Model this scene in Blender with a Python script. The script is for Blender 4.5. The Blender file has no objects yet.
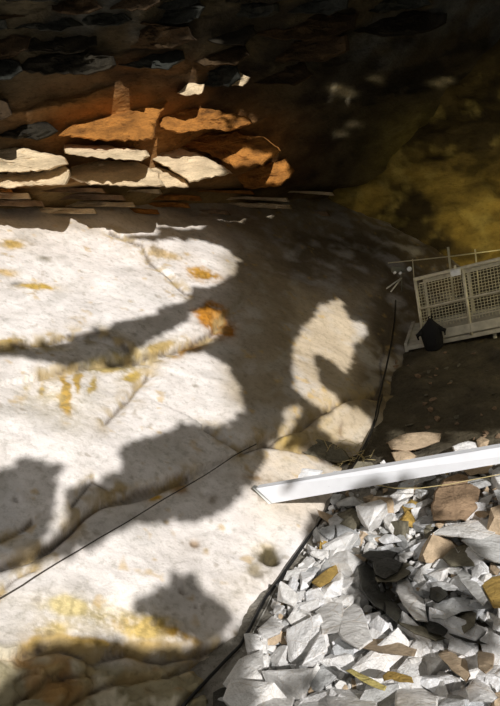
import bpy, bmesh, math, random
import numpy as np
from mathutils import Vector, Matrix
random.seed(7); rng = np.random.default_rng(7)
S = bpy.context.scene; COL = S.collection

# ------------------------------------------------------------------ camera
K = 1.25; F = 650.0; CX, CY = 250.0, 353.0
PITCH, ROLL = math.radians(18), math.radians(14)
cp, sp, cr, sr = math.cos(PITCH), math.sin(PITCH), math.cos(ROLL), math.sin(ROLL)
FW = np.array([0, cp, -sp]); U0 = np.array([0, sp, cp]); R0 = np.array([1., 0, 0])
RT = cr*R0 - sr*U0; UP = sr*R0 + cr*U0
CAM = np.array([0, 0, 3.0])
cam = bpy.data.cameras.new('camera'); co = bpy.data.objects.new('camera', cam); COL.objects.link(co)
cam.sensor_width = 36; cam.lens = F/706*36; cam.clip_end = 200
co.matrix_world = Matrix([[RT[0], UP[0], -FW[0], CAM[0]], [RT[1], UP[1], -FW[1], CAM[1]], [RT[2], UP[2], -FW[2], CAM[2]], [0, 0, 0, 1]])
S.camera = co
# ------------------------------------------------------------------ light
SUND = 0.24*RT + 0.375*UP - 0.88*FW; SUND = SUND/np.linalg.norm(SUND)     # towards the sun
sl = bpy.data.lights.new('sun', 'SUN'); sl.energy = 4.5; sl.angle = math.radians(0.35); sl.color = (1, .965, .93)
so = bpy.data.objects.new('sun', sl); COL.objects.link(so)
so.rotation_euler = Vector(SUND).to_track_quat('Z', 'Y').to_euler()
W = bpy.data.worlds.new('sky'); S.world = W; W.use_nodes = True
bg = W.node_tree.nodes['Background']; bg.inputs[0].default_value = (1, .95, .88, 1); bg.inputs[1].default_value = 0.36
S.view_settings.view_transform = 'Standard'; S.view_settings.look = 'None'
S.view_settings.exposure = 0.0; S.view_settings.gamma = 1; S.view_settings.use_curve_mapping = False

# ------------------------------------------------------------------ maths helpers
def at(px, py, d):
    """point seen at (px, py), d metres in front of the camera (already scaled)"""
    px = np.asarray(px, float); py = np.asarray(py, float); d = np.asarray(d, float)
    return CAM + d[..., None]*(FW + ((px-CX)/F)[..., None]*RT - ((py-CY)/F)[..., None]*UP)
def toward(P):
    q = P-CAM; z = q@FW
    return CX+F*(q@RT)/z, CY-F*(q@UP)/z, z
def vnoise(p, seed=0):
    i = np.floor(p).astype(np.int64); f = p-i; f = f*f*(3-2*f); out = 0
    for dx in (0, 1):
        for dy in (0, 1):
            for dz in (0, 1):
                h = ((i[..., 0]+dx)*73856093) ^ ((i[..., 1]+dy)*19349663) ^ ((i[..., 2]+dz)*83492791) ^ (seed*2654435)
                h = (h ^ (h >> 13))*1274126177 & 0xffffffff; h = ((h ^ (h >> 16))*2246822519 & 0xffffffff)/4294967295.0
                w = (f[..., 0] if dx else 1-f[..., 0])*(f[..., 1] if dy else 1-f[..., 1])*(f[..., 2] if dz else 1-f[..., 2])
                out = out+w*h
    return out*2-1
def fbm(p, o=4, seed=0, rid=False):
    a = 1; s = 0; t = 0
    for k in range(o):
        n = vnoise(p*2**k+17.3*k, seed+k)
        s = s+a*((1-2*np.abs(n)) if rid else n); t += a; a *= .5
    return s/t
def inpoly(x, y, poly):
    r = np.zeros(np.shape(x), bool); n = len(poly)
    for i in range(n):
        x1, y1 = poly[i]; x2, y2 = poly[(i+1) % n]
        if y1 == y2: continue
        c = ((y1 > y) != (y2 > y)) & (x < (x2-x1)*(y-y1)/(y2-y1)+x1); r ^= c
    return r
def linedist(x, y, pts):
    """unsigned distance and side (+ = below / right of travel) to a polyline"""
    best = np.full(np.shape(x), 1e9); side = np.zeros(np.shape(x))
    for (x1, y1), (x2, y2) in zip(pts[:-1], pts[1:]):
        dx, dy = x2-x1, y2-y1; t = np.clip(((x-x1)*dx+(y-y1)*dy)/(dx*dx+dy*dy), 0, 1)
        d = np.hypot(x-x1-t*dx, y-y1-t*dy); s = np.sign((y-y1)*dx-(x-x1)*dy)
        m = d < best; best = np.where(m, d, best); side = np.where(m, s, side)
    return best, side
def sstep(a, b, x):
    t = np.clip((x-a)/(b-a), 0, 1); return t*t*(3-2*t)

# inverse depth of the rock bodies
def iS(x, y): return .143+.00039*(y-220)-.00016*x
def iG(x, y): return .267+.0006*(y-706)+.000174*x
def iC(x, y):
    return (.139-.00017*x+np.interp(-y, [-260, -215, -190, -186, -90, 0, 600], [-.004, -.004, 0, .006, .018, .036, .08]))
def iB(x, y): return .079+.000012*x+.00002*(y-200)
def dep(inv): return K/np.maximum(inv, .055)

# ------------------------------------------------------------------ mesh helpers
def tag(o, label=None, cat=None, group=None, kind=None):
    for k, v in (('label', label), ('category', cat), ('group', group), ('kind', kind)):
        if v: o[k] = v
    return o
def link(name, me, parent=None, mat=None):
    o = bpy.data.objects.new(name, me); COL.objects.link(o)
    if mat is not None and me is not None and not me.materials: me.materials.append(mat)
    if parent is not None:
        o.parent = parent
        if parent.type == 'EMPTY' or parent.location.length: o.matrix_parent_inverse = parent_world(parent).inverted()
    return o
def parent_world(o):
    m = Matrix.LocRotScale(o.location, o.rotation_euler, o.scale)
    return (parent_world(o.parent) @ o.matrix_parent_inverse @ m) if o.parent else m
def empty(name, loc):
    o = bpy.data.objects.new(name, None); COL.objects.link(o); o.location = loc; o.empty_display_size = .1; return o
def pymesh(name, V, Fc, smooth=False):
    me = bpy.data.meshes.new(name); me.from_pydata([tuple(map(float, v)) for v in V], [], Fc); me.update()
    if smooth: me.polygons.foreach_set('use_smooth', [True]*len(me.polygons))
    return me
def gridmesh(name, P, col, keep=None):
    h, w = P.shape[:2]; me = bpy.data.meshes.new(name)
    idx = np.arange(h*w).reshape(h, w)
    q = np.stack([idx[:-1, :-1], idx[1:, :-1], idx[1:, 1:], idx[:-1, 1:]], -1).reshape(-1, 4)
    if keep is not None: q = q[keep.reshape(-1)]
    me.vertices.add(h*w); me.vertices.foreach_set('co', P.reshape(-1).astype(np.float32))
    me.loops.add(q.size); me.loops.foreach_set('vertex_index', q.reshape(-1).astype(np.int32))
    me.polygons.add(len(q)); me.polygons.foreach_set('loop_start', np.arange(0, q.size, 4, dtype=np.int32))
    me.update(calc_edges=True); me.validate()
    me.polygons.foreach_set('use_smooth', np.ones(len(me.polygons), bool))
    a = me.color_attributes.new('rock_colour', 'FLOAT_COLOR', 'POINT')
    c = np.ones((h*w, 4), np.float32); c[:, :3] = col.reshape(-1, 3); a.data.foreach_set('color', c.reshape(-1))
    return me
def tube_geo(pts, r, sides=6, V=None, Fc=None):
    V = [] if V is None else V; Fc = [] if Fc is None else Fc
    pts = [Vector(p) for p in pts]; b = len(V); n = len(pts)
    for i, p in enumerate(pts):
        t = (pts[min(i+1, n-1)]-pts[max(i-1, 0)]).normalized()
        a = t.cross(Vector((.13, .21, .97))).normalized(); c = t.cross(a)
        rr = r[i] if hasattr(r, '__len__') else r
        for k in range(sides):
            an = 2*math.pi*(k+.5)/sides; V.append(p+a*(rr*math.cos(an))+c*(rr*math.sin(an)))
    for i in range(n-1):
        for k in range(sides):
            k2 = (k+1) % sides; Fc.append((b+i*sides+k, b+i*sides+k2, b+(i+1)*sides+k2, b+(i+1)*sides+k))
    Fc.append(tuple(b+k for k in range(sides))[::-1]); Fc.append(tuple(b+(n-1)*sides+k for k in range(sides)))
    return V, Fc
def tube(name, pts, r, mat, parent=None, sides=6, smooth=True):
    V, Fc = tube_geo(pts, r, sides); return link(name, pymesh(name, V, Fc, smooth), parent, mat)
def box_geo(o, a, b, c, V=None, Fc=None):
    V = [] if V is None else V; Fc = [] if Fc is None else Fc; k = len(V); o = Vector(o); a = Vector(a); b = Vector(b); c = Vector(c)
    for s in range(8): V.append(o+a*(s & 1)+b*((s >> 1) & 1)+c*((s >> 2) & 1))
    for f in ((0, 2, 3, 1), (4, 5, 7, 6), (0, 1, 5, 4), (2, 6, 7, 3), (0, 4, 6, 2), (1, 3, 7, 5)): Fc.append(tuple(k+i for i in f))
    return V, Fc
def bevelled(name, V, Fc, mat, parent=None, w=.004, seg=2):
    me = pymesh(name, V, Fc); bm = bmesh.new(); bm.from_mesh(me)
    bmesh.ops.recalc_face_normals(bm, faces=bm.faces)
    bmesh.ops.bevel(bm, geom=list(bm.edges), offset=w, segments=seg, affect='EDGES', profile=.6)
    bm.to_mesh(me); bm.free(); return link(name, me, parent, mat)

# ------------------------------------------------------------------ materials
def newmat(name):
    m = bpy.data.materials.new(name); m.use_nodes = True; nt = m.node_tree
    return m, nt, nt.nodes['Principled BSDF']
def rockmat(name, base=None, bump=.5, scale=3.0, dark=.55, rough=.85, attr=False, rnd=0.0, speck=.3, stretch=(1, 1, 1), veins=0, spec=.3):
    m, nt, b = newmat(name); N = nt.nodes; L = nt.links
    tc = N.new('ShaderNodeTexCoord'); mp = N.new('ShaderNodeMapping'); mp.inputs['Scale'].default_value = stretch
    L.new(tc.outputs['Object'], mp.inputs[0]); src = mp.outputs[0]
    if rnd:                                     # pieces sharing a mesh get their own grain
        oi = N.new('ShaderNodeObjectInfo'); ad = N.new('ShaderNodeVectorMath'); ad.operation = 'MULTIPLY_ADD'
        ad.inputs[1].default_value = (37, 51, 23); L.new(oi.outputs['Random'], ad.inputs[0]); L.new(src, ad.inputs[2]); src = ad.outputs[0]
    def noise(s, d=8, r=.6):
        n = N.new('ShaderNodeTexNoise'); n.inputs['Scale'].default_value = s; n.inputs['Detail'].default_value = d
        n.inputs['Roughness'].default_value = r; L.new(src, n.inputs['Vector']); return n.outputs['Fac']
    def mul(c1, c2, f=1.0, t='MULTIPLY'):
        x = N.new('ShaderNodeMix'); x.data_type = 'RGBA'; x.blend_type = t; x.inputs[0].default_value = f
        for s, c in ((6, c1), (7, c2)):
            if isinstance(c, tuple): x.inputs[s].default_value = c+(1,)
            else: L.new(c, x.inputs[s])
        return x.outputs[2]
    def ramp(f, *st):
        r = N.new('ShaderNodeValToRGB'); e = r.color_ramp.elements
        while len(e) < len(st): e.new(.5)
        for q, (p, c) in zip(e, st): q.position = p; q.color = c+(1,)
        L.new(f, r.inputs[0]); return r.outputs[0]
    if attr:
        a = N.new('ShaderNodeAttribute'); a.attribute_name = 'rock_colour'; c = a.outputs['Color']
    else: c = base
    big = noise(scale, 9, .62)
    c = mul(c, ramp(big, (.28, (dark, dark*.97, dark*.92)), (.62, (1.08, 1.07, 1.05))))
    fine = noise(scale*9, 6, .7)
    c = mul(c, ramp(fine, (.30, (1-speck, 1-speck, 1-speck*1.1)), (.5, (1, 1, 1))))
    if veins:
        v = N.new('ShaderNodeTexVoronoi'); v.feature = 'DISTANCE_TO_EDGE'; v.inputs['Scale'].default_value = veins
        w = N.new('ShaderNodeMix'); w.data_type = 'VECTOR'; w.inputs[0].default_value = .12
        nn = N.new('ShaderNodeTexNoise'); nn.inputs['Scale'].default_value = 4; L.new(src, nn.inputs['Vector'])
        L.new(src, w.inputs[4]); L.new(nn.outputs['Color'], w.inputs[5]); L.new(w.outputs[1], v.inputs['Vector'])
        c = mul(c, ramp(v.outputs['Distance'], (.0, (.72, .62, .5)), (.018, (1, 1, 1))), .6)
    if rnd:
        c = mul(c, ramp(oi.outputs['Random'], (0, (1-rnd, 1-rnd, 1-rnd)), (.5, (1, .985, .96)), (1, (1.04, 1.06, 1.1))))
    L.new(c, b.inputs['Base Color']); b.inputs['Roughness'].default_value = rough; b.inputs['Specular IOR Level'].default_value = spec
    h = None
    for s, wgt in ((scale*1.3, 1.0), (scale*7, .35), (scale*30, .10)):
        n = noise(s, 8, .6); mm = N.new('ShaderNodeMath'); mm.operation = 'MULTIPLY_ADD'; mm.inputs[1].default_value = wgt
        L.new(n, mm.inputs[0]); mm.inputs[2].default_value = 0
        if h is not None: L.new(h, mm.inputs[2])
        h = mm.outputs[0]
    bp = N.new('ShaderNodeBump'); bp.inputs['Strength'].default_value = bump; bp.inputs['Distance'].default_value = .12
    L.new(h, bp.inputs['Height']); L.new(bp.outputs[0], b.inputs['Normal'])
    return m
def plain(name, c, rough=.5, metal=0, scale=20, var=.2, bump=.1):
    m, nt, b = newmat(name); N = nt.nodes; L = nt.links
    tc = N.new('ShaderNodeTexCoord'); n = N.new('ShaderNodeTexNoise'); n.inputs['Scale'].default_value = scale; n.inputs['Detail'].default_value = 6
    L.new(tc.outputs['Object'], n.inputs['Vector']); r = N.new('ShaderNodeValToRGB'); e = r.color_ramp.elements
    e[0].position = .3; e[0].color = tuple(x*(1-var) for x in c)+(1,); e[1].position = .65; e[1].color = tuple(min(1, x*(1+var*.3)) for x in c)+(1,)
    L.new(n.outputs['Fac'], r.inputs[0]); L.new(r.outputs[0], b.inputs['Base Color'])
    b.inputs['Roughness'].default_value = rough; b.inputs['Metallic'].default_value = metal
    bp = N.new('ShaderNodeBump'); bp.inputs['Strength'].default_value = bump; bp.inputs['Distance'].default_value = .01
    L.new(n.outputs['Fac'], bp.inputs['Height']); L.new(bp.outputs[0], b.inputs['Normal']); return m
M_slab = rockmat('pale_slab_rock', attr=True, scale=1.6, bump=.34, dark=.80, speck=.30, spec=.2)
M_ceil = rockmat('overhang_rock', attr=True, scale=1.3, bump=.9, dark=.40, speck=.4, spec=.3, stretch=(1, 1, 2.6), rough=.7)
M_floor = rockmat('pit_earth', attr=True, scale=2.2, bump=1.0, dark=.45, speck=.45)
M_wall = rockmat('back_wall_rock', attr=True, scale=1.0, bump=.8, dark=.30, speck=.3, stretch=(1, 1, 1.6))
M_stone = {
 'white': rockmat('white_shard_rock', (.90, .91, .93), scale=3.5, bump=.55, dark=.74, rnd=.22, speck=.2, veins=2.5),
 'grey': rockmat('grey_shard_rock', (.62, .64, .66), scale=3.5, bump=.5, dark=.62, rnd=.25, speck=.3),
 'tan': rockmat('tan_shard_rock', (.60, .47, .33), scale=3.5, bump=.5, dark=.6, rnd=.2, speck=.3),
 'ochre': rockmat('ochre_stained_rock', (.62, .42, .12), scale=5, bump=.6, dark=.5, rnd=.15, speck=.3),
 'dark': rockmat('damp_and_shaded_rock', (.035, .035, .028), scale=4, bump=.6, dark=.5, rnd=.2, speck=.4, rough=.6),  # black wet stone, and stones standing in for shade in the hollow
 'brown': rockmat('brown_boulder_rock', (.36, .25, .16), scale=3, bump=.6, dark=.5, speck=.4),
 'olive': rockmat('olive_grey_rock', (.24, .22, .16), scale=4, bump=.6, dark=.5, speck=.4)}
M_or = rockmat('rust_orange_rock', (.52, .22, .045), scale=2.6, bump=1, dark=.22, speck=.4, stretch=(1, 1, 2))
M_pl = rockmat('pale_strata_rock', (.80, .64, .42), scale=2.6, bump=.7, dark=.55, speck=.25, stretch=(1, 1, 2.4))
M_dk2 = rockmat('grey_green_strata_rock', (.036, .038, .031), scale=2, bump=.9, dark=.35, speck=.4)
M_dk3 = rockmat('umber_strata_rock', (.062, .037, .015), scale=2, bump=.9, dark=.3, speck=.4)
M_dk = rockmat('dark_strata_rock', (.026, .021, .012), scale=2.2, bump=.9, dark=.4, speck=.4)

# ------------------------------------------------------------------ big rock bodies
def mixc(c, col, f):
    f = np.clip(f, 0, 1)[..., None]; return c*(1-f)+np.array(col)*f
def blob(x, y, cx, cy, rx, ry, rot=0):
    a = math.radians(rot); u = (x-cx)*math.cos(a)+(y-cy)*math.sin(a); v = -(x-cx)*math.sin(a)+(y-cy)*math.cos(a)
    return np.exp(-((u/rx)**2+(v/ry)**2))
nS = -(RT*(-.104)-UP*.2535+FW*.155); nS /= np.linalg.norm(nS)
nG = -(RT*.113-UP*.39+FW*.0987); nG /= np.linalg.norm(nG)

CRACKS = [  # polyline, groove depth, groove width px, step height (below side lower), fade px
 ([(-200, 352), (0, 352), (45, 345), (70, 338), (100, 340), (130, 352)], .05, 2.2, .05, 50),
 ([(40, 377), (75, 368), (105, 361), (150, 357), (190, 345), (208, 337), (222, 322)], .06, 2.5, .07, 45),
 ([(110, 228), (142, 244), (152, 262), (172, 280), (190, 300)], .04, 2.0, .03, 30),
 ([(105, 425), (122, 405), (135, 388), (150, 370)], .04, 3.5, .03, 20),
 ([(-60, 590), (0, 566), (25, 560), (50, 548), (70, 530), (85, 512), (110, 500), (135, 493), (160, 486), (190, 474)], .09, 3.2, .09, 60),
 ([(0, 545), (20, 536), (30, 528)], .04, 3, .03, 20),
 ([(70, 510), (90, 486), (108, 494), (125, 492)], .03, 2.5, .02, 15),
 ([(0, 592), (14, 578), (35, 568)], .03, 2, .02, 20),
 ([(205, 430), (240, 452), (268, 440), (300, 428), (345, 400), (375, 398)], .08, 3.5, -.05, 40),
 ([(25, 650), (60, 643), (95, 655), (130, 645), (165, 655), (200, 650), (235, 640)], .06, 3, .10, 50),
 ([(60, 706), (95, 680), (130, 668), (170, 672), (205, 655)], .05, 3, .05, 25),
 ([(15, 700), (50, 672), (90, 668)], .04, 3, .05, 25),
 ([(180, 706), (205, 690), (215, 668)], .05, 3, .04, 25),
 ([(268, 440), (300, 445), (330, 445), (360, 462), (372, 470)], .10, 5, .05, 30),
]
HOLES = [(273, 557, 8, .10), (183, 591, 3.5, .06), (15, 506, 3, .06), (196, 608, 2, .04), (257, 571, 7, .03), (292, 590, 6, .03), (196, 540, 4, .02), (304, 447, 3, .03), (205, 490, 4, .03)]
def slab_point(x, y, detail=True):
    P = at(x, y, dep(iS(x, y)))
    d = .16*fbm(P*.45, 3, 3)+.05*fbm(P*1.7, 4, 9)
    if detail:
        d = d+.007*fbm(P*5, 4, 21, True)
        wx = x+3*fbm(P*4, 2, 31); wy = y+3*fbm(P*4, 2, 37)
        for pts, g, w, st, fade in CRACKS:
            ds, sd = linedist(wx, wy, pts)
            d = d-g*np.exp(-(ds/w)**2)-st*sstep(-2.5, 3.5, sd*ds)*np.exp(-ds/fade)
        for hx, hy, r, g in HOLES: d = d-g*np.exp(-(((x-hx)/r)**2+((y-hy)/(r*.85))**2)**1.5)
        # broken, stepped rock in the lowest corner
        lo = sstep(640, 665, y-.03*x)*sstep(270, 225, x); q = fbm(P*2.2+np.array([0, 0, 3.]), 3, 51)
        d = d+lo*(.10*np.round(q*3)/3*1.0+.05*fbm(P*5, 3, 61, True))
    # the slab rolls over and down along its free right-hand edge
    return P+nS*d[..., None]
def slab_colour(x, y, P):
    n = fbm(P*1.3, 5, 71); n2 = fbm(P*5, 4, 81); n3 = fbm(P*np.array([2, 2, 9.]), 4, 91)
    c = np.ones(x.shape+(3,))*np.array((.80, .765, .75))
    c = mixc(c, (.78, .79, .83), sstep(.0, .5, n)*.6*sstep(430, 520, y))
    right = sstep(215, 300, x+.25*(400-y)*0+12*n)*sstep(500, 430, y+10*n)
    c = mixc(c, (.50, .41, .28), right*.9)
    c = mixc(c, (.095, .07, .036), right*np.maximum(sstep(315, 250, y+14*n), sstep(345, 382, x+.12*(y-330)+14*n)*sstep(440, 400, y))*.85)  # shade at depth painted into the colour, upper right and far edge
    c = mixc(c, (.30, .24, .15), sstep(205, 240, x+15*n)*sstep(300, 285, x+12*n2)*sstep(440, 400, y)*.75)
    c = mixc(c, (.70, .60, .47), sstep(230, 280, x)*sstep(430, 470, y)*sstep(560, 500, y)*.7)
    c = mixc(c, (.45, .38, .27), sstep(240, 218, y+5*n2)*.5)
    c = mixc(c, (.50, .48, .44), sstep(.05, .5, n3)*.45); c = mixc(c, (.56, .54, .52), sstep(.0, .4, fbm(P*2.2, 5, 95))*.6)
    ST = [(212, 322, 14, 10, 20, (.55, .24, .03), 1.5), (222, 333, 8, 6, 0, (.42, .17, .02), 1.2), (203, 276, 15, 5, 15, (.55, .30, .05), 1.1),
          (165, 256, 22, 4, 5, (.50, .33, .10), .7), (12, 243, 16, 5, 10, (.55, .38, .12), .9), (35, 286, 18, 4, 5, (.62, .42, .10), 1.0),
          (8, 272, 10, 3, 5, (.62, .40, .10), .7), (16, 283, 9, 3, 0, (.30, .30, .30), .7), (48, 258, 7, 3, 10, (.35, .32, .26), .8),
          (66, 395, 4, 20, 0, (.55, .33, .05), 1.2), (78, 380, 3, 12, 0, (.5, .33, .08), 1.0), (40, 388, 3, 12, 0, (.6, .42, .12), .9), (92, 384, 3, 10, 0, (.5, .36, .1), .9), (120, 358, 40, 7, -8, (.62, .54, .30), .9), (30, 352, 40, 5, -3, (.60, .52, .32), .8), (24, 398, 4, 12, 10, (.65, .48, .16), .6), (50, 400, 14, 14, 0, (.70, .56, .26), .5),
          (130, 374, 12, 5, -30, (.60, .42, .08), 1.0), (112, 365, 20, 4, -8, (.58, .42, .12), .8), (155, 350, 25, 4, -12, (.55, .38, .10), .8),
          (190, 350, 16, 4, -20, (.45, .22, .03), .9), (20, 350, 30, 2.5, -4, (.45, .30, .05), .9), (160, 250, 3, 8, -20, (.35, .27, .16), .8), (95, 365, 26, 3, -6, (.42, .38, .12), .6),
          (85, 612, 45, 12, 5, (.78, .66, .34), .9), (140, 628, 38, 13, 10, (.72, .54, .20), 1.0), (55, 632, 22, 8, 0, (.72, .55, .20), .8),
          (100, 645, 60, 5, 3, (.50, .32, .06), .9), (180, 640, 26, 5, 20, (.50, .30, .05), .9), (30, 648, 10, 5, -30, (.60, .38, .06), .9),
          (158, 494, 9, 3.5, -10, (.66, .40, .06), 1.1), (183, 485, 7, 5, 0, (.35, .18, .08), .9), (60, 402, 40, 20, 0, (.80, .68, .38), .35),
          (285, 440, 10, 5, 10, (.72, .50, .10), 1.1), (268, 548, 14, 9, 0, (.66, .50, .22), .6), (273, 557, 9, 7, 0, (.10, .08, .04), 1.5),
          (257, 571, 9, 10, 40, (.38, .33, .24), .9), (290, 592, 8, 9, 40, (.50, .42, .32), .7), (196, 540, 6, 5, 0, (.45, .33, .22), .8),
          (212, 498, 6, 5, 0, (.30, .24, .18), .6), (304, 447, 5, 3, 0, (.28, .20, .14), .9), (318, 456, 10, 3, 35, (.25, .18, .12), .8),
          (260, 478, 20, 3, 5, (.45, .28, .10), .6), (240, 590, 30, 14, -40, (.78, .66, .46), .4), (75, 430, 14, 20, 0, (.80, .70, .45), .3),
          (340, 430, 3, 8, 0, (.3, .22, .15), .8), (170, 605, 12, 3, -40, (.35, .3, .2), .5)]
    wx = x+8*n2+10*n; wy = y+6*fbm(P*3+5, 4, 101)
    hf = fbm(P*8, 4, 141); hf2 = fbm(P*16, 3, 142, True)
    for cx, cy, rx, ry, ro, col, s in ST:
        b = blob(wx, wy, cx, cy, rx*1.25, ry*1.25, ro)*s
        c = mixc(c, col, sstep(.25, .85, b*(.9+1.1*hf+.5*n2))*min(1, s)*.85+.25*b)
        c = mixc(c, tuple(q*.45 for q in col), b*sstep(.25, .6, hf2)*.55)
    # little rust freckles
    c = mixc(c, (.55, .38, .14), sstep(.38, .6, fbm(P*7, 3, 111))*.6)
    c = mixc(c, (.30, .25, .18), sstep(.45, .62, fbm(P*9, 3, 121))*.5)
    # brown, stained broken corner at the foot
    lo = sstep(640, 664, y-.02*x+9*n2)*sstep(275, 235, x)
    c = mixc(c, (.33, .29, .17), lo*.9); c = mixc(c, (.74, .68, .54), lo*sstep(.05, .3, n2)*.8); c = mixc(c, (.36, .19, .05), lo*sstep(.1, .4, fbm(P*3, 4, 131))*.8)
    for pts, g, w, st, fade in CRACKS:
        ds, sd = linedist(x+3*n2, y+3*n, pts); c = mixc(c, (.13, .10, .07), np.exp(-(ds/(w*.55+.8*np.abs(hf)))**2)*.85); c = mixc(c, (.46, .35, .17), np.exp(-(ds/(w*3.2))**2)*sstep(-.15, .3, hf)*.8)
    return c
def pxgrid(x0, x1, y0, y1, s):
    xs = np.arange(x0, x1+s, s); ys = np.arange(y0, y1+s, s); return np.meshgrid(xs, ys)
X, Y = pxgrid(-150, 480, 170, 830, 1.6)
P = slab_point(X, Y)
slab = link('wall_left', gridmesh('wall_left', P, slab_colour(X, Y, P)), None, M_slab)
tag(slab, 'huge pale sloping rock slab with rust stains filling the left side', 'rock wall', None, 'structure')

def floor_point(x, y):
    P = at(x, y, dep(iG(x, y))); d = .14*fbm(P*.8, 3, 5)+.05*fbm(P*3, 4, 6)
    d = d-.22*np.maximum(blob(x, y, 385, 590, 22, 26, 0), blob(x, y, 440, 625, 40, 14, 20))    # hollow in the rubble
    d = d+.12*sstep(430, 380, y)*fbm(P*1.5, 3, 8)
    return P+nG*d[..., None]
X, Y = pxgrid(60, 720, 262, 860, 3)
P = floor_point(X, Y)
n = fbm(P*2, 4, 12); c = np.ones(X.shape+(3,))*np.array((.34, .32, .28))
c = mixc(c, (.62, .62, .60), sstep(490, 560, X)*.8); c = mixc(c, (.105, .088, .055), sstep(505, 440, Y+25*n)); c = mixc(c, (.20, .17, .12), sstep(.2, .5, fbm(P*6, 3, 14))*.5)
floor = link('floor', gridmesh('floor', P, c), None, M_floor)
tag(floor, 'dark earth slope under the walkway running down to the rubble pit', 'ground', None, 'structure')

def ceil_point(x, y):
    P = at(x, y, dep(iC(x, y))); st = np.array([.6, .6, 2.4])
    d = .30*fbm(P*.5*st, 3, 15, True)+.12*fbm(P*1.8*st, 4, 16, True)+.04*fbm(P*6, 3, 17)
    q = fbm(P*np.array([.3, .3, 1.4]), 3, 18); d = d+.22*np.round(q*5)/5
    return P-FW*(d*(.35+.65*sstep(210, 150, y)))[..., None]*.9
X, Y = pxgrid(-260, 760, -380, 252, 2.6)
P = ceil_point(X, Y)
n = fbm(P*.9, 4, 22); n2 = fbm(P*3*np.array([1, 1, 2.]), 4, 23)
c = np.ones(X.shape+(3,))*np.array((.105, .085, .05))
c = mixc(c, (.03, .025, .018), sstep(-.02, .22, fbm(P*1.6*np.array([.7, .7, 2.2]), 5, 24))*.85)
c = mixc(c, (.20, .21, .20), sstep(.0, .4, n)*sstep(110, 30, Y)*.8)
wx = X+14*n2; wy = Y+9*n
zone = np.maximum.reduce([blob(wx, wy, 120, 130, 110, 42), blob(wx, wy, 215, 150, 80, 45), blob(wx, wy, 20, 180, 90, 26)*.8, blob(wx, wy, 160, 72, 70, 16)*.4])
c = mixc(c, (.50, .22, .05), zone**1.5*1.1); c = mixc(c, (.16, .07, .02), zone*sstep(.1, .45, n2)*.8)
c = mixc(c, (.50, .34, .14), blob(wx, wy, 90, 200, 190, 13)*.9)
c = mixc(c, (.30, .25, .07), sstep(330, 430, X)*sstep(90, 150, Y)*.8)
for bx, by in ((335, 94), (347, 97), (373, 84), (434, 89), (443, 85), (341, 135), (353, 127)):
    c = mixc(c, (.85, .75, .50), blob(X, Y, bx, by, 7, 3.2)*1.3)  # small sun flecks painted pale into the ceiling colour
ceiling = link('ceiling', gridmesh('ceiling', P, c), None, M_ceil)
tag(ceiling, 'dark layered rock overhang roofing the shelter above the pale slab', 'rock ceiling', None, 'structure')

def back_point(x, y):
    P = at(x, y, dep(iB(x, y))); st = np.array([1, 1, 1.6]); d = .7*fbm(P*.35*st, 3, 25)+.3*fbm(P*1.1*st, 4, 26, True)
    return P-FW*d[..., None]
X, Y = pxgrid(180, 860, 20, 420, 3.2)
P = back_point(X, Y); n = fbm(P*.9, 4, 27); n2 = fbm(P*2.5, 4, 28)
c = np.ones(X.shape+(3,))*np.array((.36, .26, .06)); c = mixc(c, (.045, .033, .014), np.maximum(sstep(-.12, .2, n+.3*fbm(P*np.array([.8, .8, 3]), 4, 29)), sstep(195, 140, Y+25*n2)*.9)*.95); c = mixc(c, (.50, .40, .12), sstep(.15, .45, n2)*.6)  # wall top darkened in the colour, standing in for lamp falloff
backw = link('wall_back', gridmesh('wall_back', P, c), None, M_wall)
tag(backw, 'rough yellow brown cave wall dimly lit behind the walkway', 'rock wall', None, 'structure')

# right-hand wall and the roof behind the camera (outside the picture)
def plane_rock(name, o, a, b, nu, nv, amp, seed, mat, label, col=(.15, .12, .07)):
    u, v = np.meshgrid(np.linspace(0, 1, nu), np.linspace(0, 1, nv)); o = np.array(o, float); a = np.array(a, float); b = np.array(b, float)
    P = o+u[..., None]*a+v[..., None]*b; nn = np.cross(a, b); nn /= np.linalg.norm(nn)
    P = P+nn*(amp*fbm(P*.5, 4, seed))[..., None]; c = np.ones(P.shape)*np.array(col)
    ob = link(name, gridmesh(name, P, c), None, mat); tag(ob, label, 'rock wall', None, 'structure'); return ob
plane_rock('wall_right', (8.0, -1, -6), (1.5, 24, 0), (0, 0, 18), 90, 70, 1.2, 41, M_ceil, 'dark cave wall closing the shelter beyond the right edge of view')

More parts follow.
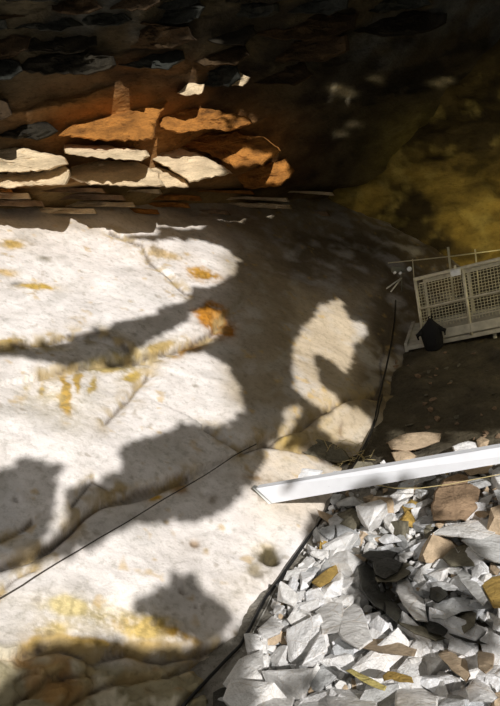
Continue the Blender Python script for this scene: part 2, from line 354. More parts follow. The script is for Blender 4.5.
# ------------------------------------------------------------------ overhang blocks: each its own piece of the ceiling
def dens(poly, step=6):
    out = []
    for i in range(len(poly)):
        (x1, y1), (x2, y2) = poly[i], poly[(i+1) % len(poly)]; k = max(1, int(math.hypot(x2-x1, y2-y1)/step))
        for j in range(k): out.append((x1+(x2-x1)*j/k, y1+(y2-y1)*j/k))
    return out
def block(name, poly, d, mat, parent=None, gx=0, gy=0, thick=.4, bulge=.05, bev=.03, jit=1.0, step=6, seed=None, rough=.02, smooth=True, facets=0):
    """solid stone: outline at distance d (scaled metres), gx/gy = change of distance per pixel, thick = metres deep"""
    r = random.Random(seed if seed is not None else int(poly[0][0]*31+poly[0][1]*7))
    out = dens(poly, step); n = len(out); cx = sum(p[0] for p in out)/n; cy = sum(p[1] for p in out)/n
    out = [(x+r.uniform(-jit, jit), y+r.uniform(-jit, jit)) for x, y in out]
    D = lambda x, y: d+gx*(x-cx)+gy*(y-cy)
    rad = max(max(abs(x-cx), abs(y-cy)) for x, y in out)
    if facets:
        pl = [(r.uniform(-1, 1), r.uniform(-1, 1), r.uniform(-.5, .1)) for _ in range(facets)]
        fr = lambda x, y: bulge*1.2*np.max([0*x-.9]+[p*(x-cx)/rad*1.6+q*(y-cy)/rad*1.6+w for p, q, w in pl], axis=0)
        ins = (.93, .62, .3)
    else:
        sd = r.randrange(99)
        def fr(x, y):
            p = at(x, y, d+0*x)*np.array([1, 1, 2.2])+sd
            return -bulge*.6+bulge*(fbm(p*1.5, 3, 7)+.0)+rough*2.2*fbm(p*4.5, 3, 8, True)
        ins = (.95, .86, .75, .63, .5, .37, .24, .12)
    rings = [(1.0, bev*1.6+thick), (1.03, bev*1.5+thick*.35), (1.0, bev)]+[(q, 0) for q in ins]
    Fc = []; q = np.array(out)
    xx = np.concatenate([cx+(q[:, 0]-cx)*k for k, _ in rings]+[[cx, cx]]); yy = np.concatenate([cy+(q[:, 1]-cy)*k for k, _ in rings]+[[cy, cy]])
    off = np.concatenate([np.full(n, o_) for _, o_ in rings]+[[0, thick+bev]]); fro = np.concatenate([np.full(n, float(i >= 2)) for i in range(len(rings))]+[[1, 0]])
    off = off+fr(xx, yy)*fro+np.array([r.uniform(-rough, rough)*.25 for _ in range(len(xx))])
    V = at(xx, yy, D(xx, yy)+off); c0 = len(V)-2; c1 = len(V)-1
    for k in range(len(rings)-1):
        for i in range(n):
            j = (i+1) % n; Fc.append((k*n+i, k*n+j, (k+1)*n+j, (k+1)*n+i))
    for i in range(n): Fc.append(((len(rings)-1)*n+i, (len(rings)-1)*n+(i+1) % n, c0))
    for i in range(n): Fc.append(((i+1) % n, i, c1))
    V = np.array(V); o = V.mean(0); me = pymesh(name, V-(o if parent is None else 0), Fc, smooth)
    if smooth: me.set_sharp_from_angle(angle=math.radians(32))
    if parent is None:
        ob = link(name, me, None, mat); ob.location = o
    else: ob = link(name, me, parent, mat)
    return ob
def dC(x, y, near=.25): return float(dep(iC(x, y)))-near
for (poly, mat, near, gy, lab) in [
    ([(-60, 146), (0, 149), (20, 148), (45, 153), (64, 158), (66, 165), (50, 170), (20, 172), (-60, 176)], 'pl', .75, -.020, 'pale ochre ledge block'),
    ([(-60, 170), (2, 174), (30, 168), (62, 164), (70, 174), (66, 184), (30, 186), (-60, 190)], 'or2', .85, -.020, 'ochre stained ledge block'),
    ([(64, 145), (90, 145), (120, 147), (145, 151), (150, 157), (140, 161), (100, 158), (66, 153)], 'pl', 1.5, -.045, 'bright pale ledge block'),
    ([(68, 163), (100, 160), (140, 163), (157, 173), (163, 186), (120, 186), (90, 184), (70, 178)], 'pl', 1.1, -.030, 'bright white ledge block'),
    ([(142, 163), (170, 170), (185, 178), (188, 187), (166, 187), (152, 172)], 'pl', 1.0, -.030, 'cream wedge of ledge'),
    ([(60, 135), (75, 122), (92, 108), (112, 103), (135, 101), (160, 95), (170, 98), (158, 116), (152, 140), (120, 141), (85, 139)], 'or', .5, -.022, 'rust orange hanging block'),
    ([(150, 143), (170, 146), (195, 152), (222, 165), (232, 173), (215, 176), (190, 183), (175, 172), (152, 160)], 'or3', 1.0, -.030, 'tan ledge block'),
    ([(160, 112), (185, 108), (215, 110), (245, 117), (252, 123), (230, 131), (205, 129), (180, 134), (160, 128)], 'or', .9, -.02, 'rust orange slab'),
    ([(158, 133), (190, 136), (235, 132), (262, 138), (280, 150), (262, 165), (235, 168), (205, 152), (165, 143)], 'or', .75, -.015, 'dark orange block'),
    ([(235, 172), (262, 166), (285, 158), (295, 172), (280, 186), (245, 188)], 'or', .7, -.01, 'deep rust block'),
    #([(98, 68), (130, 58), (165, 64), (168, 78), (140, 84), (110, 80)], 'br', .7, -.01, 'brown hanging block'),
    #([(0, 88), (35, 86), (58, 100), (60, 118), (35, 126), (0, 124)], 'dk', .6, 0, None),
    ([(178, 92), (190, 82), (204, 85), (202, 94), (186, 96)], 'or3', .7, -.01, 'small tan knob'),
    ([(225, 78), (240, 72), (250, 78), (243, 86), (230, 86)], 'or3', .7, -.01, 'small tan knob'),
    #([(78, 25), (95, 14), (115, 20), (118, 34), (96, 38), (80, 34)], 'dk', .6, 0, None),
    #([(-20, 40), (30, 36), (60, 48), (50, 66), (10, 70), (-20, 62)], 'dk', .6, 0, None),
    #([(190, 40), (240, 30), (290, 36), (285, 52), (235, 60), (200, 54)], 'dk', .6, 0, None),
    ]:
    cx = sum(p[0] for p in poly)/len(poly); cy = sum(p[1] for p in poly)/len(poly)
    mt = {'pl': M_pl, 'or': M_or, 'dk': M_dk, 'or2': M_pl, 'or3': M_pl, 'br': M_stone['brown']}[mat]
    o = block('ledge_block', poly, dC(cx, cy, near*.6), mt, ceiling, gx=.004, gy=gy, thick=.9, bulge=.14, bev=.05, jit=1.2, step=4, rough=.035)
    if lab: o['label'] = lab
r_ = random.Random(77); yy = -22
while yy < 128:                                                                      # dim broken courses of the overhang higher up
    hh = r_.uniform(15, 27); xx = -50+r_.uniform(-30, 0); xm = 430-max(0, yy-20)*2.6
    while xx < xm:
        ww = r_.uniform(38, 100); sk = r_.uniform(-8, 8); up_ = -.06*(xx+ww/2)
        poly = [(xx+sk, yy+r_.uniform(-3, 4)+up_), (xx+ww*.5+sk, yy+r_.uniform(-5, 3)+up_), (xx+ww+sk, yy+r_.uniform(-3, 5)+up_), (xx+ww+3, yy+hh*.6+up_), (xx+ww*.8, yy+hh+up_), (xx+ww*.3, yy+hh+r_.uniform(-2, 3)+up_), (xx-2, yy+hh*.8+up_)]
        if not (40 < xx+ww/2 < 290 and yy+hh+up_ > 92):
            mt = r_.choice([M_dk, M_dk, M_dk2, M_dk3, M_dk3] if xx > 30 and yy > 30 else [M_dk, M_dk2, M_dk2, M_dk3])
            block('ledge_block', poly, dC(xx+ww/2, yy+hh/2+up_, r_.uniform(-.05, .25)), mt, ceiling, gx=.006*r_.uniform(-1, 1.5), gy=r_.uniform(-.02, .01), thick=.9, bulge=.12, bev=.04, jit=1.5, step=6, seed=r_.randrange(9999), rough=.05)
        xx += ww*r_.uniform(.9, 1.25)
    yy += hh*.95
for i, (y0, y1) in enumerate(((187, 192), (193, 199), (200, 206), (207, 213))):      # thin strata under the ledge, each course a piece
    x = -60
    while x < 330:
        w = random.uniform(50, 120); x2 = x+w
        poly = [(x, y0+random.uniform(-1, 1)+x*.015), (x+w*.5, y0+random.uniform(-1, 1)+x*.015), (x2-3, y0+x2*.015), (x2, y1+x2*.01), (x+w*.4, y1+random.uniform(-.5, 1)), (x+1, y1+x*.01)]
        cx = (x+x2)/2; block('stratum', poly, dC(cx, 195, .05+.05*(3-i)+random.uniform(0, .08)), random.choice([M_pl, M_stone['brown'], M_or, M_stone['brown']]), ceiling, gx=.004, gy=-.01, thick=.6, bulge=.01, bev=.02, jit=.5, step=9, rough=.02)
        x = x2+1

# ------------------------------------------------------------------ rubble
ZONES = [(lambda x, y: y < 500, 'just below the white beam'), (lambda x, y: x < 300 and y > 640, 'beside the foot of the pale slab'),
         (lambda x, y: x < 340, 'along the black cable at the edge of the slab'), (lambda x, y: y > 655 and x > 400, 'in the bottom right corner of the heap'),
         (lambda x, y: y > 640, 'at the bottom middle of the heap'), (lambda x, y: x > 440 and y < 560, 'at right behind the dark hollow'),
         (lambda x, y: y < 545, 'between the white beam and the dark hollow'), (lambda x, y: x > 440, 'right of the dark hollow'),
         (lambda x, y: True, 'around the dark hollow')]
shards = []
for k in range(22):
    bm = bmesh.new(); r = random.Random(100+k); flat = r.choice([.28, .36, .45, .6, .75]); el = r.uniform(.55, .95)
    for _ in range(r.randint(9, 13)):
        v = Vector((r.gauss(0, 1), r.gauss(0, 1), r.gauss(0, 1))).normalized(); v.x = max(-.72, min(.72, v.x)); v.z = max(-.6, min(.6, v.z))
        bm.verts.new((v.x*.75, v.y*el*.7, v.z*flat*.8))
    res = bmesh.ops.convex_hull(bm, input=bm.verts)
    bmesh.ops.delete(bm, geom=[e for e in set(res['geom_interior']+res['geom_unused']) if isinstance(e, bmesh.types.BMVert)], context='VERTS')
    bmesh.ops.bevel(bm, geom=list(bm.edges), offset=.018, segments=1, affect='EDGES') if k % 3 == 0 else None
    shards.append((bm, flat))
shard_me = {}
def shard_mesh(k, tone):
    if (k, tone) not in shard_me:
        me = bpy.data.meshes.new('stone'); shards[k][0].to_mesh(me); me.materials.append(M_stone[tone]); shard_me[(k, tone)] = me
    return shard_me[(k, tone)]
HAND = [ # name, poly, tone, distance above floor (nearer), gx, gy, thick, label
 ('stone', [(388, 442), (400, 435), (425, 432), (441, 434), (440, 442), (424, 448), (405, 452), (392, 450)], 'tan', .35, 0, -.010, .30, 'long tan stone lying above the white beam on dark earth'),
 ('stone', [(391, 452), (408, 450), (416, 456), (412, 463), (396, 464)], 'tan', .36, 0, -.01, .22, 'small buff stone tucked between the long tan stone and white beam'),
 ('stone', [(453, 446), (468, 441), (480, 443), (485, 450), (470, 455), (455, 455)], 'white', .36, 0, -.01, .22, 'pale grey squared stone just above the beam near right edge'),
 ('stone', [(476, 441), (482, 437), (489, 440), (488, 447), (478, 449)], 'tan', .40, 0, -.01, .18, 'little round buff stone behind the pale squared stone above the beam'),
 ('boulder', [(436, 490), (444, 479), (458, 474), (472, 478), (480, 490), (478, 508), (465, 520), (445, 521), (433, 520), (432, 505)], 'brown', .42, 0, -.006, .38, 'brown rounded boulder under the white beam, largest in the pit'),
 ('stone', [(462, 470), (485, 464), (498, 462), (492, 472), (470, 476)], 'tan', .30, 0, -.01, .2, 'buff flat stone under the beam right of the brown boulder'),
 ('stone', [(400, 483), (415, 476), (440, 471), (442, 476), (425, 482), (405, 490), (398, 490)], 'grey', .30, 0, -.012, .1, 'long narrow grey shard slanting up to the beam'),
 ('stone', [(402, 506), (412, 500), (424, 505), (420, 516), (406, 517)], 'ochre', .30, 0, -.01, .14, 'small yellow ochre stone left of the brown boulder'),
 ('stone', [(432, 534), (440, 529), (470, 520), (502, 517), (506, 528), (480, 540), (450, 537)], 'white', .32, 0, -.012, .14, 'pale leaning slab right of centre below the brown boulder'),
 ('stone', [(462, 540), (480, 530), (512, 538), (514, 565), (494, 562), (474, 552)], 'grey', .30, .001, -.012, .2, 'broad grey slab touching the right edge above the yellow stone'),
 ('stone', [(443, 558), (452, 548), (463, 544), (478, 541), (474, 566), (450, 567)], 'olive', .32, 0, -.012, .2, 'dark grey wedge shaped stone behind the hollow'),
 ('stone', [(481, 585), (492, 577), (512, 574), (512, 606), (494, 608), (487, 596)], 'ochre', .45, 0, -.010, .3, 'bright yellow stained stone at the right edge'),
 ('stone', [(452, 568), (462, 566), (476, 580), (488, 600), (482, 606), (466, 588)], 'grey', .40, 0, -.012, .1, 'long grey shard pointing at the yellow stained stone'),
 ('stone', [(392, 607), (400, 612), (425, 628), (446, 638), (436, 641), (415, 634), (398, 624)], 'olive', .40, 0, -.012, .06, 'long thin olive blade of stone lying across the dark hollow'),
 ('stone', [(375, 577), (388, 570), (402, 563), (415, 562), (410, 575), (395, 582), (378, 582)], 'olive', .36, 0, -.012, .12, 'grey brown flat stone bridging the dark hollow'),
 ('stone', [(398, 582), (408, 578), (414, 590), (424, 600), (428, 622), (416, 620), (404, 606), (396, 592)], 'white', .34, 0, -.012, .12, 'bright narrow pale stone standing in the dark hollow'),
 ('stone', [(434, 604), (455, 596), (474, 600), (480, 610), (462, 612), (446, 620), (432, 618)], 'grey', .36, 0, -.012, .12, 'grey curved slab over the lower end of the dark hollow'),
 ('stone', [(458, 618), (466, 608), (478, 606), (474, 626), (464, 634)], 'olive', .38, 0, -.012, .12, 'small tilted grey stone below the curved slab'),
 ('stone', [(352, 637), (370, 632), (395, 640), (416, 650), (414, 657), (385, 653), (355, 647)], 'tan', .38, 0, -.014, .12, 'tan flat slab at left below the dark hollow'),
 ('stone', [(438, 654), (446, 646), (462, 648), (466, 660), (470, 676), (466, 682), (452, 670)], 'tan', .42, 0, -.014, .16, 'tan four-sided block at the lower right of the heap'),
 ('stone', [(478, 650), (486, 645), (494, 650), (493, 668), (486, 674), (478, 668)], 'tan', .42, 0, -.014, .16, 'buff upright stone between tan block and right edge'),
 ('stone', [(466, 690), (475, 676), (488, 686), (498, 698), (492, 702), (470, 702)], 'white', .48, 0, -.014, .2, 'white pyramid shaped stone at bottom right'),
 ('stone', [(312, 582), (322, 572), (336, 564), (338, 572), (330, 582), (320, 588)], 'ochre', .35, 0, -.012, .14, 'pale yellow stone at left of the heap near the slab edge'),
 ('stone', [(316, 612), (330, 600), (342, 604), (346, 620), (338, 632), (322, 634)], 'white', .38, 0, -.012, .18, 'rounded white stone left of the dark hollow'),
 ('stone', [(343, 612), (352, 604), (360, 602), (366, 620), (372, 640), (360, 650), (344, 640), (338, 634)], 'white', .42, 0, -.012, .18, 'large bluish white block left of the tan flat slab'),
 ('stone', [(258, 668), (270, 662), (290, 666), (296, 690), (290, 712), (256, 712), (262, 690)], 'white', .30, 0, -.014, .25, 'large smooth white block at the bottom beside the slab foot'),
 ('stone', [(258, 630), (272, 616), (286, 612), (290, 618), (280, 634), (262, 640)], 'white', .2, 0, -.012, .14, 'white flat shard leaning on the slab foot beside the cable'),
 ('stone', [(212, 712), (214, 692), (228, 685), (248, 688), (256, 698), (254, 712)], 'dark', .25, 0, -.012, .2, 'black wet looking stone at the bottom left of the rubble'),
 ('stone', [(296, 700), (315, 692), (330, 698), (332, 712), (294, 712)], 'white', .35, 0, -.014, .2, 'bright white stone cut by the bottom edge'),
 ('stone', [(326, 690), (345, 684), (380, 694), (376, 712), (330, 712)], 'white', .36, 0, -.014, .2, 'wide white stone at the bottom below the yellow splinter'),
 ('stone', [(395, 690), (420, 686), (438, 698), (436, 712), (396, 712)], 'white', .40, 0, -.014, .2, 'flat white stone below the orange brown fragment'),
 ('stone', [(362, 556), (370, 551), (388, 550), (398, 553), (392, 560), (374, 562)], 'dark', .34, 0, -.012, .14, 'shade-coloured stone forming the top rim of the hollow'),  # dark stones from here on stand in for the hollow's shadow
 ('stone', [(358, 566), (366, 562), (374, 570), (380, 590), (392, 600), (398, 610), (390, 616), (374, 606), (362, 590)], 'dark', .30, 0, -.012, .14, 'shade-coloured curved stone down the left rim of the hollow'),
 ('stone', [(446, 618), (458, 612), (462, 622), (480, 634), (494, 640), (490, 646), (468, 642), (448, 634)], 'dark', .30, 0, -.012, .12, 'shade-coloured flat stone at the lower end of the hollow'),
 ('stone', [(372, 562), (388, 557), (402, 563), (398, 572), (384, 579), (374, 575)], 'dark', .44, 0, -.012, .14, 'shade-coloured flat stone inside the top of the hollow'),
 ('stone', [(384, 600), (396, 604), (404, 614), (396, 622), (386, 614)], 'dark', .40, 0, -.012, .14, 'shade-coloured block at the lower left of the hollow'),
 ('stone', [(430, 588), (444, 583), (449, 596), (438, 603), (430, 599)], 'dark', .42, 0, -.012, .14, 'small shade-coloured stone in the middle right of the hollow'),
 ('stone', [(424, 622), (444, 613), (452, 626), (444, 636), (428, 632)], 'dark', .42, 0, -.012, .14, 'shade-coloured block under the grey curved slab'),
 ('stone', [(288, 470), (300, 468), (322, 470), (318, 480), (300, 486), (290, 480)], 'white', .10, 0, -.008, .10, 'small bright flake of stone under the left end of the beam'),
]
for nm, poly, tone, near, gx, gy, th, lab in HAND:
    cx = sum(p[0] for p in poly)/len(poly); cy = sum(p[1] for p in poly)/len(poly)
    base = floor_point(np.array(cx), np.array(cy)); d = float(toward(base)[2])
    if cx < 325 and cy < 490: d = float(toward(slab_point(np.array(cx), np.array(cy)))[2])+.05
    elif cx < 300: d = min(d, float(toward(slab_point(np.array(cx), np.array(cy)))[2]))
    o = block(nm, poly, d-near*.62, M_stone[tone], None, gx, gy-.006, th, bulge=.05 if nm == 'stone' else .12, bev=.025, jit=.7, step=7 if nm == 'stone' else 5, rough=.012, facets=5 if nm == 'stone' else 0)
    tag(o, lab, 'stone', 'rubble in the pit')
hand_c = [(sum(p[0] for p in h[1])/len(h[1]), sum(p[1] for p in h[1])/len(h[1])) for h in HAND]
def edge_x(y): return float(np.interp(y, [440, 500, 560, 600, 640, 706, 760], [378, 338, 305, 282, 262, 238, 215]))
placed = []; tries = 0
while len(placed) < 330 and tries < 60000:
    tries += 1
    y = random.uniform(474, 730); x = random.uniform(235, 520)
    if x < edge_x(y)+3: continue
    near = (y-470)/230; s = (5.5+9*near)*random.choice([.8, .9, 1, 1.1, 1.25, 1.6, 1.9])
    if math.hypot((x-400)/45, (y-590)/42) < 1: s = min(s, 8)
    if any(math.hypot(x-a, y-b) < .50*(s+c) for a, b, c in placed): continue
    if any(bool(inpoly(np.array(x), np.array(y), h[1])) for h in HAND): continue
    placed.append((x, y, s))
placed.sort(key=lambda q: -q[2]); placed = placed[:262]
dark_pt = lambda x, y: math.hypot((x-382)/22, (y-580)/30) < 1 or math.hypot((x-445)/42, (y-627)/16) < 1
lookup = {'white': 'white', 'grey': 'grey', 'tan': 'tan', 'olive': 'dark olive grey', 'ochre': 'yellow ochre', 'dark': 'shade-coloured'}
def place(name, x, y, s, tone, k, lift, rr):
    p = floor_point(np.array(x), np.array(y)); ds = slab_point(np.array(x), np.array(y), False)
    d = float(toward(p)[2]); d2 = float(toward(ds)[2])
    if d2 < d: p = ds; d = d2
    sz = 2.35*s/F*d
    o = link(name, shard_mesh(k, tone)); o.location = Vector(p+nG*(sz*lift))
    tilt = Matrix.Rotation(rr.gauss(0, .33), 3, 'X') @ Matrix.Rotation(rr.gauss(0, .33), 3, 'Y')
    base = Vector(nG).to_track_quat('Z', 'Y').to_matrix()
    o.rotation_euler = (base @ Matrix.Rotation(rr.uniform(0, 6.28), 3, 'Z') @ tilt).to_euler(); o.scale = (sz*rr.uniform(.9, 1.3), sz*rr.uniform(.8, 1.1), sz*rr.uniform(.8, 1.2))
    return o
rr = random.Random(5)
for x, y, s in placed:
    tone = rr.choices(['white', 'grey', 'tan', 'ochre', 'olive'], [.74, .14, .08, .02, .02] if y > 545 else [.30, .30, .25, .05, .10])[0]
    if dark_pt(x, y): tone = rr.choice(['dark', 'olive', 'dark'])  # stones in the hollow coloured dark in place of its shadow
    k = rr.randrange(22)
    zone = next(t for f, t in ZONES if f(x, y)); o = place('stone', x, y, s, tone, k, .12 if dark_pt(x, y) else rr.uniform(.18, .42), rr)
    sh = 'plate' if shards[k][1] < .4 else 'block'
    size = 'large' if s > 17 else ('medium' if s > 10 else 'small')
    lab = f'{size} {lookup[tone]} {sh} {zone}'
    tag(o, lab, 'stone', f'{size} {lookup[tone]} stones {zone}')
# fine rubble between them: one object
V = []; Fc = []; tn = []
gy_ = rng.uniform(462, 760, 7600); gx_ = rng.uniform(225, 690, 7600)
ok_ = (gx_ > np.interp(gy_, [440, 500, 560, 600, 640, 706, 760], [378, 338, 305, 282, 262, 238, 215])-4) & ((gy_ > 500) | (rng.uniform(0, 1, 7600) > .6))
gx_ = gx_[ok_]; gy_ = gy_[ok_]; gp_ = floor_point(gx_, gy_); gd_ = toward(gp_)[2]
for x, y, p, d in zip(gx_, gy_, gp_, gd_):
    d = float(d); sz = rr.uniform(2.2, 6.5)*(2.2 if x > 525 else 1)*(.6+.7*(y-460)/250)/F*d
    bm = shards[rr.randrange(22)][0]; bm.verts.ensure_lookup_table(); bm.verts.index_update()
    if len(bm.verts) > 16: bm = shards[1][0]; bm.verts.index_update()
    m = Matrix.Translation(Vector(p)+Vector(nG)*sz*rr.uniform(0, 1.0)) @ (Vector((rr.gauss(0, 1), rr.gauss(0, 1), rr.gauss(1, 1))).to_track_quat('Z', 'Y').to_matrix().to_4x4()) @ Matrix.Scale(sz*1.5, 4)
    b0 = len(V); V += [m @ v.co for v in bm.verts]; fs = [tuple(b0+v.index for v in f.verts) for f in bm.faces]; Fc += fs; t = rr.choices([0, 1, 2], [.62, .28, .10])[0]; tn += [t]*len(fs)
me = pymesh('gravel', V, Fc); [me.materials.append(M_stone[t]) for t in ('white', 'grey', 'tan')]; me.polygons.foreach_set('material_index', tn)
tag(link('gravel', me), 'fine pale stone chips filling gaps between the rubble', 'gravel', None, 'stuff')
# small stones on the dark earth above the beam
for k in range(46):
    x = rr.uniform(385, 505); y = rr.uniform(352, 462)
    o = place('stone', x, y, rr.uniform(1.2, 3.0), rr.choice(['olive', 'brown', 'brown']), rr.randrange(22), .2, rr)
    tag(o, 'small brown pebble half buried in the dark earth below the walkway', 'stone', 'pebbles in the dark earth slope')

# splinters, wire tangle
def dG(x, y): return float(toward(floor_point(np.array(float(x)), np.array(float(y))))[2])
o = block('wood_fragment', [(383, 676), (388, 671), (400, 673), (411, 677), (413, 683), (400, 682), (390, 679), (384, 681)], dG(398, 677)-.40, M_stone['ochre'], None, 0, -.012, .05, .012, .012, .4, 5, 3, .006)
tag(o, 'short orange brown fragment lying on white stones near the bottom', 'fragment')
o = block('wood_fragment', [(346, 671), (352, 669), (368, 677), (386, 686), (384, 691), (366, 684)], dG(366, 680)-.36, rockmat('pale_yellow_wood', (.70, .60, .22), scale=9, dark=.6), None, 0, -.012, .04, .01, .01, .4, 5, 4, .005)
tag(o, 'pale yellow splinter among white stones at the bottom middle', 'fragment')

# ------------------------------------------------------------------ white beam
M_beam = plain('white_painted_steel', (.80, .82, .86), .35, .0, 6, .06, .05); M_beame = plain('scuffed_steel_edge', (.30, .30, .28), .5, .5)
def beam():
    dl = float(toward(slab_point(np.array(262.), np.array(492.)))[2])-.07; dr = dl-.95
    A0 = Vector(at(256., 488.5, dl)); A1 = Vector(at(272., 503.5, dl-.02)); B0 = Vector(at(640., 423.5, dr-.4)); B1 = Vector(at(642., 439., dr-.42))
    t = empty('steel_beam', A0); tag(t, 'long white painted steel beam spanning from the slab over the rubble', 'beam')
    wdir = (A1-A0); ln = (B0-A0); nn = ln.cross(wdir).normalized()
    if nn.dot(Vector(FW)) < 0: nn = -nn
    def quad(a, b, c, d, th, name, mat, w=.004):
        V = [a, b, c, d, a+nn*th, b+nn*th, c+nn*th, d+nn*th]
        Fc = [(0, 1, 2, 3), (7, 6, 5, 4), (0, 4, 5, 1), (1, 5, 6, 2), (2, 6, 7, 3), (3, 7, 4, 0)]; return bevelled(name, V, Fc, mat, t, w)
    quad(A0, B0, B1, A1, .014, 'web_plate', M_beam)
    ld = ln.normalized()
    for nm, a, b in (('upper_flange', A0, B0), ('lower_flange', A1, B1)):
        e = (A1-A0 if nm == 'upper_flange' else A0-A1).normalized()*.012
        V = [a, b, b+e, a+e, a+nn*.075, b+nn*.075, b+e+nn*.075, a+e+nn*.075]
        bevelled(nm, V, [(0, 1, 2, 3), (7, 6, 5, 4), (0, 4, 5, 1), (1, 5, 6, 2), (2, 6, 7, 3), (3, 7, 4, 0)], M_beam, t, .003)
    # bare lip at the cut end and a slot in the web
    c0 = Vector(at(252., 487.5, dl-.012)); c1 = Vector(at(269., 504.5, dl-.03))
    V = [c0, A0-nn*.004, A1-nn*.004, c1, c0+nn*.05, A0+nn*.05, A1+nn*.05, c1+nn*.05]
    o = bevelled('end_lip', V, [(0, 1, 2, 3), (7, 6, 5, 4), (0, 4, 5, 1), (1, 5, 6, 2), (2, 6, 7, 3), (3, 7, 4, 0)], M_beame, t, .002); o['label'] = 'scuffed grey end lip'
    s0 = A0+(B0-A0)*.205+wdir*.50; s1 = s0+ld*.075+wdir*-.02
    tube('slot', [s0-nn*.003, s1-nn*.003], .007, plain('dark_slot', (.12, .12, .12)), t)
beam()
plane_rock('wall_lower_right', (5.5, -1, -5), (0, 10, 0), (.5, 0, 8), 50, 40, .5, 43, M_ceil, 'dark rock bank carrying the far end of the beam beyond view')

# ------------------------------------------------------------------ cables and twine
M_blk = plain('black_rubber', (.012, .012, .012), .45); M_grn = plain('dark_cord_fibre', (.05, .04, .03), .8); M_tw = plain('straw_twine', (.55, .45, .22), .8); M_grey = plain('grey_string', (.45, .44, .40), .8)
def surf_pts(pts, lift, step=6, wob=.6, sd=1):
    r = random.Random(sd); out = []
    for (x1, y1), (x2, y2) in zip(pts[:-1], pts[1:]):
        k = max(1, int(math.hypot(x2-x1, y2-y1)/step))
        for j in range(k):
            x = x1+(x2-x1)*j/k+r.uniform(-wob, wob); y = y1+(y2-y1)*j/k+r.uniform(-wob, wob)
            xa, ya = np.array(x), np.array(y); d = min(float(toward(slab_point(xa, ya))[2]), float(toward(floor_point(xa, ya))[2]), float(toward(back_point(xa, ya))[2]))
            out.append(at(x, y, np.array(d-lift)))
    # ease the distances so the cable runs taut over dips
    for _ in range(3):
        for i in range(1, len(out)-1): out[i] = out[i] if np.dot((out[i-1]+out[i+1])/2-out[i], FW) > 0 else (out[i-1]+out[i+1])/2
    return out
def cable(name, pts, r, mat, label, cat, lift=.03, wob=.6, sd=1):
    q = surf_pts(pts, lift, 6, wob, sd); o = np.array(q[0]); ob = tube(name, [Vector(p-o) for p in q], r, mat); ob.location = o; tag(ob, label, cat); return ob
cable('power_cable', [(396, 300), (394, 330), (388, 362), (380, 395), (372, 428), (358, 458), (342, 484), (325, 514), (304, 543), (282, 575), (262, 603), (250, 628), (240, 645), (222, 664), (200, 688), (178, 712)], .0125, M_blk, 'black cable trailing down the edge between slab and rubble', 'cable', .05, .5)
cable('power_cable', [(383, 395), (376, 425), (362, 452), (346, 478), (329, 508), (309, 538), (290, 566), (272, 592)], .008, M_blk, 'thinner black cable twisted along beside the thick one', 'cable', .06, 1.0, 4)
cable('string_line', [(-20, 609), (0, 599), (45, 570), (95, 540), (130, 520), (165, 498), (200, 478), (240, 452), (262, 441)], .0055, M_grn, 'thin dark line stretched across the pale slab from the left edge', 'string', .03, .5, 2)
cable('string_line', [(282, 575), (270, 600), (256, 625), (250, 640)], .004, M_grey, 'thin pale string beside the black cable on the slab', 'string', .04, .5, 3)
cable('string_line', [(255, 626), (272, 628), (288, 627)], .006, M_grn, 'short dark string branching right from the black cable', 'string', .04, .5, 5)
cable('twine', [(372, 484), (395, 488), (420, 488), (450, 484), (480, 478), (520, 470)], .004, M_tw, 'straw coloured twine slung below the white beam', 'twine', .45, .4, 6)
def tangle():
    r = random.Random(12); V = []; Fc = []
    c = surf_pts([(335, 448), (350, 455), (366, 470)], .06, 3, 0)
    for k in range(26):
        i = r.randrange(len(c)); p = np.array(c[i]); q = []
        for j in range(6):
            p = p+np.array([r.gauss(0, .05), r.gauss(0, .03), r.gauss(0, .05)]); q.append(Vector(p))
        tube_geo(q, .0035, 4, V, Fc)
    o = link('wire_tangle', pymesh('wire_tangle', V, Fc), None, M_tw); tag(o, 'tangle of straw coloured wire in the crevice above the beam end', 'wire')
tangle()
o = block('stone', [(288, 440), (300, 436), (325, 440), (345, 450), (350, 460), (335, 462), (310, 456), (292, 450)], float(toward(slab_point(np.array(318.), np.array(448.)))[2])-.02, M_stone['olive'], None, 0, -.01, .2, .03, .03, 1.2, 6, 8, .03)
tag(o, 'dark crusty stone wedged in the crevice above the beam end', 'stone')

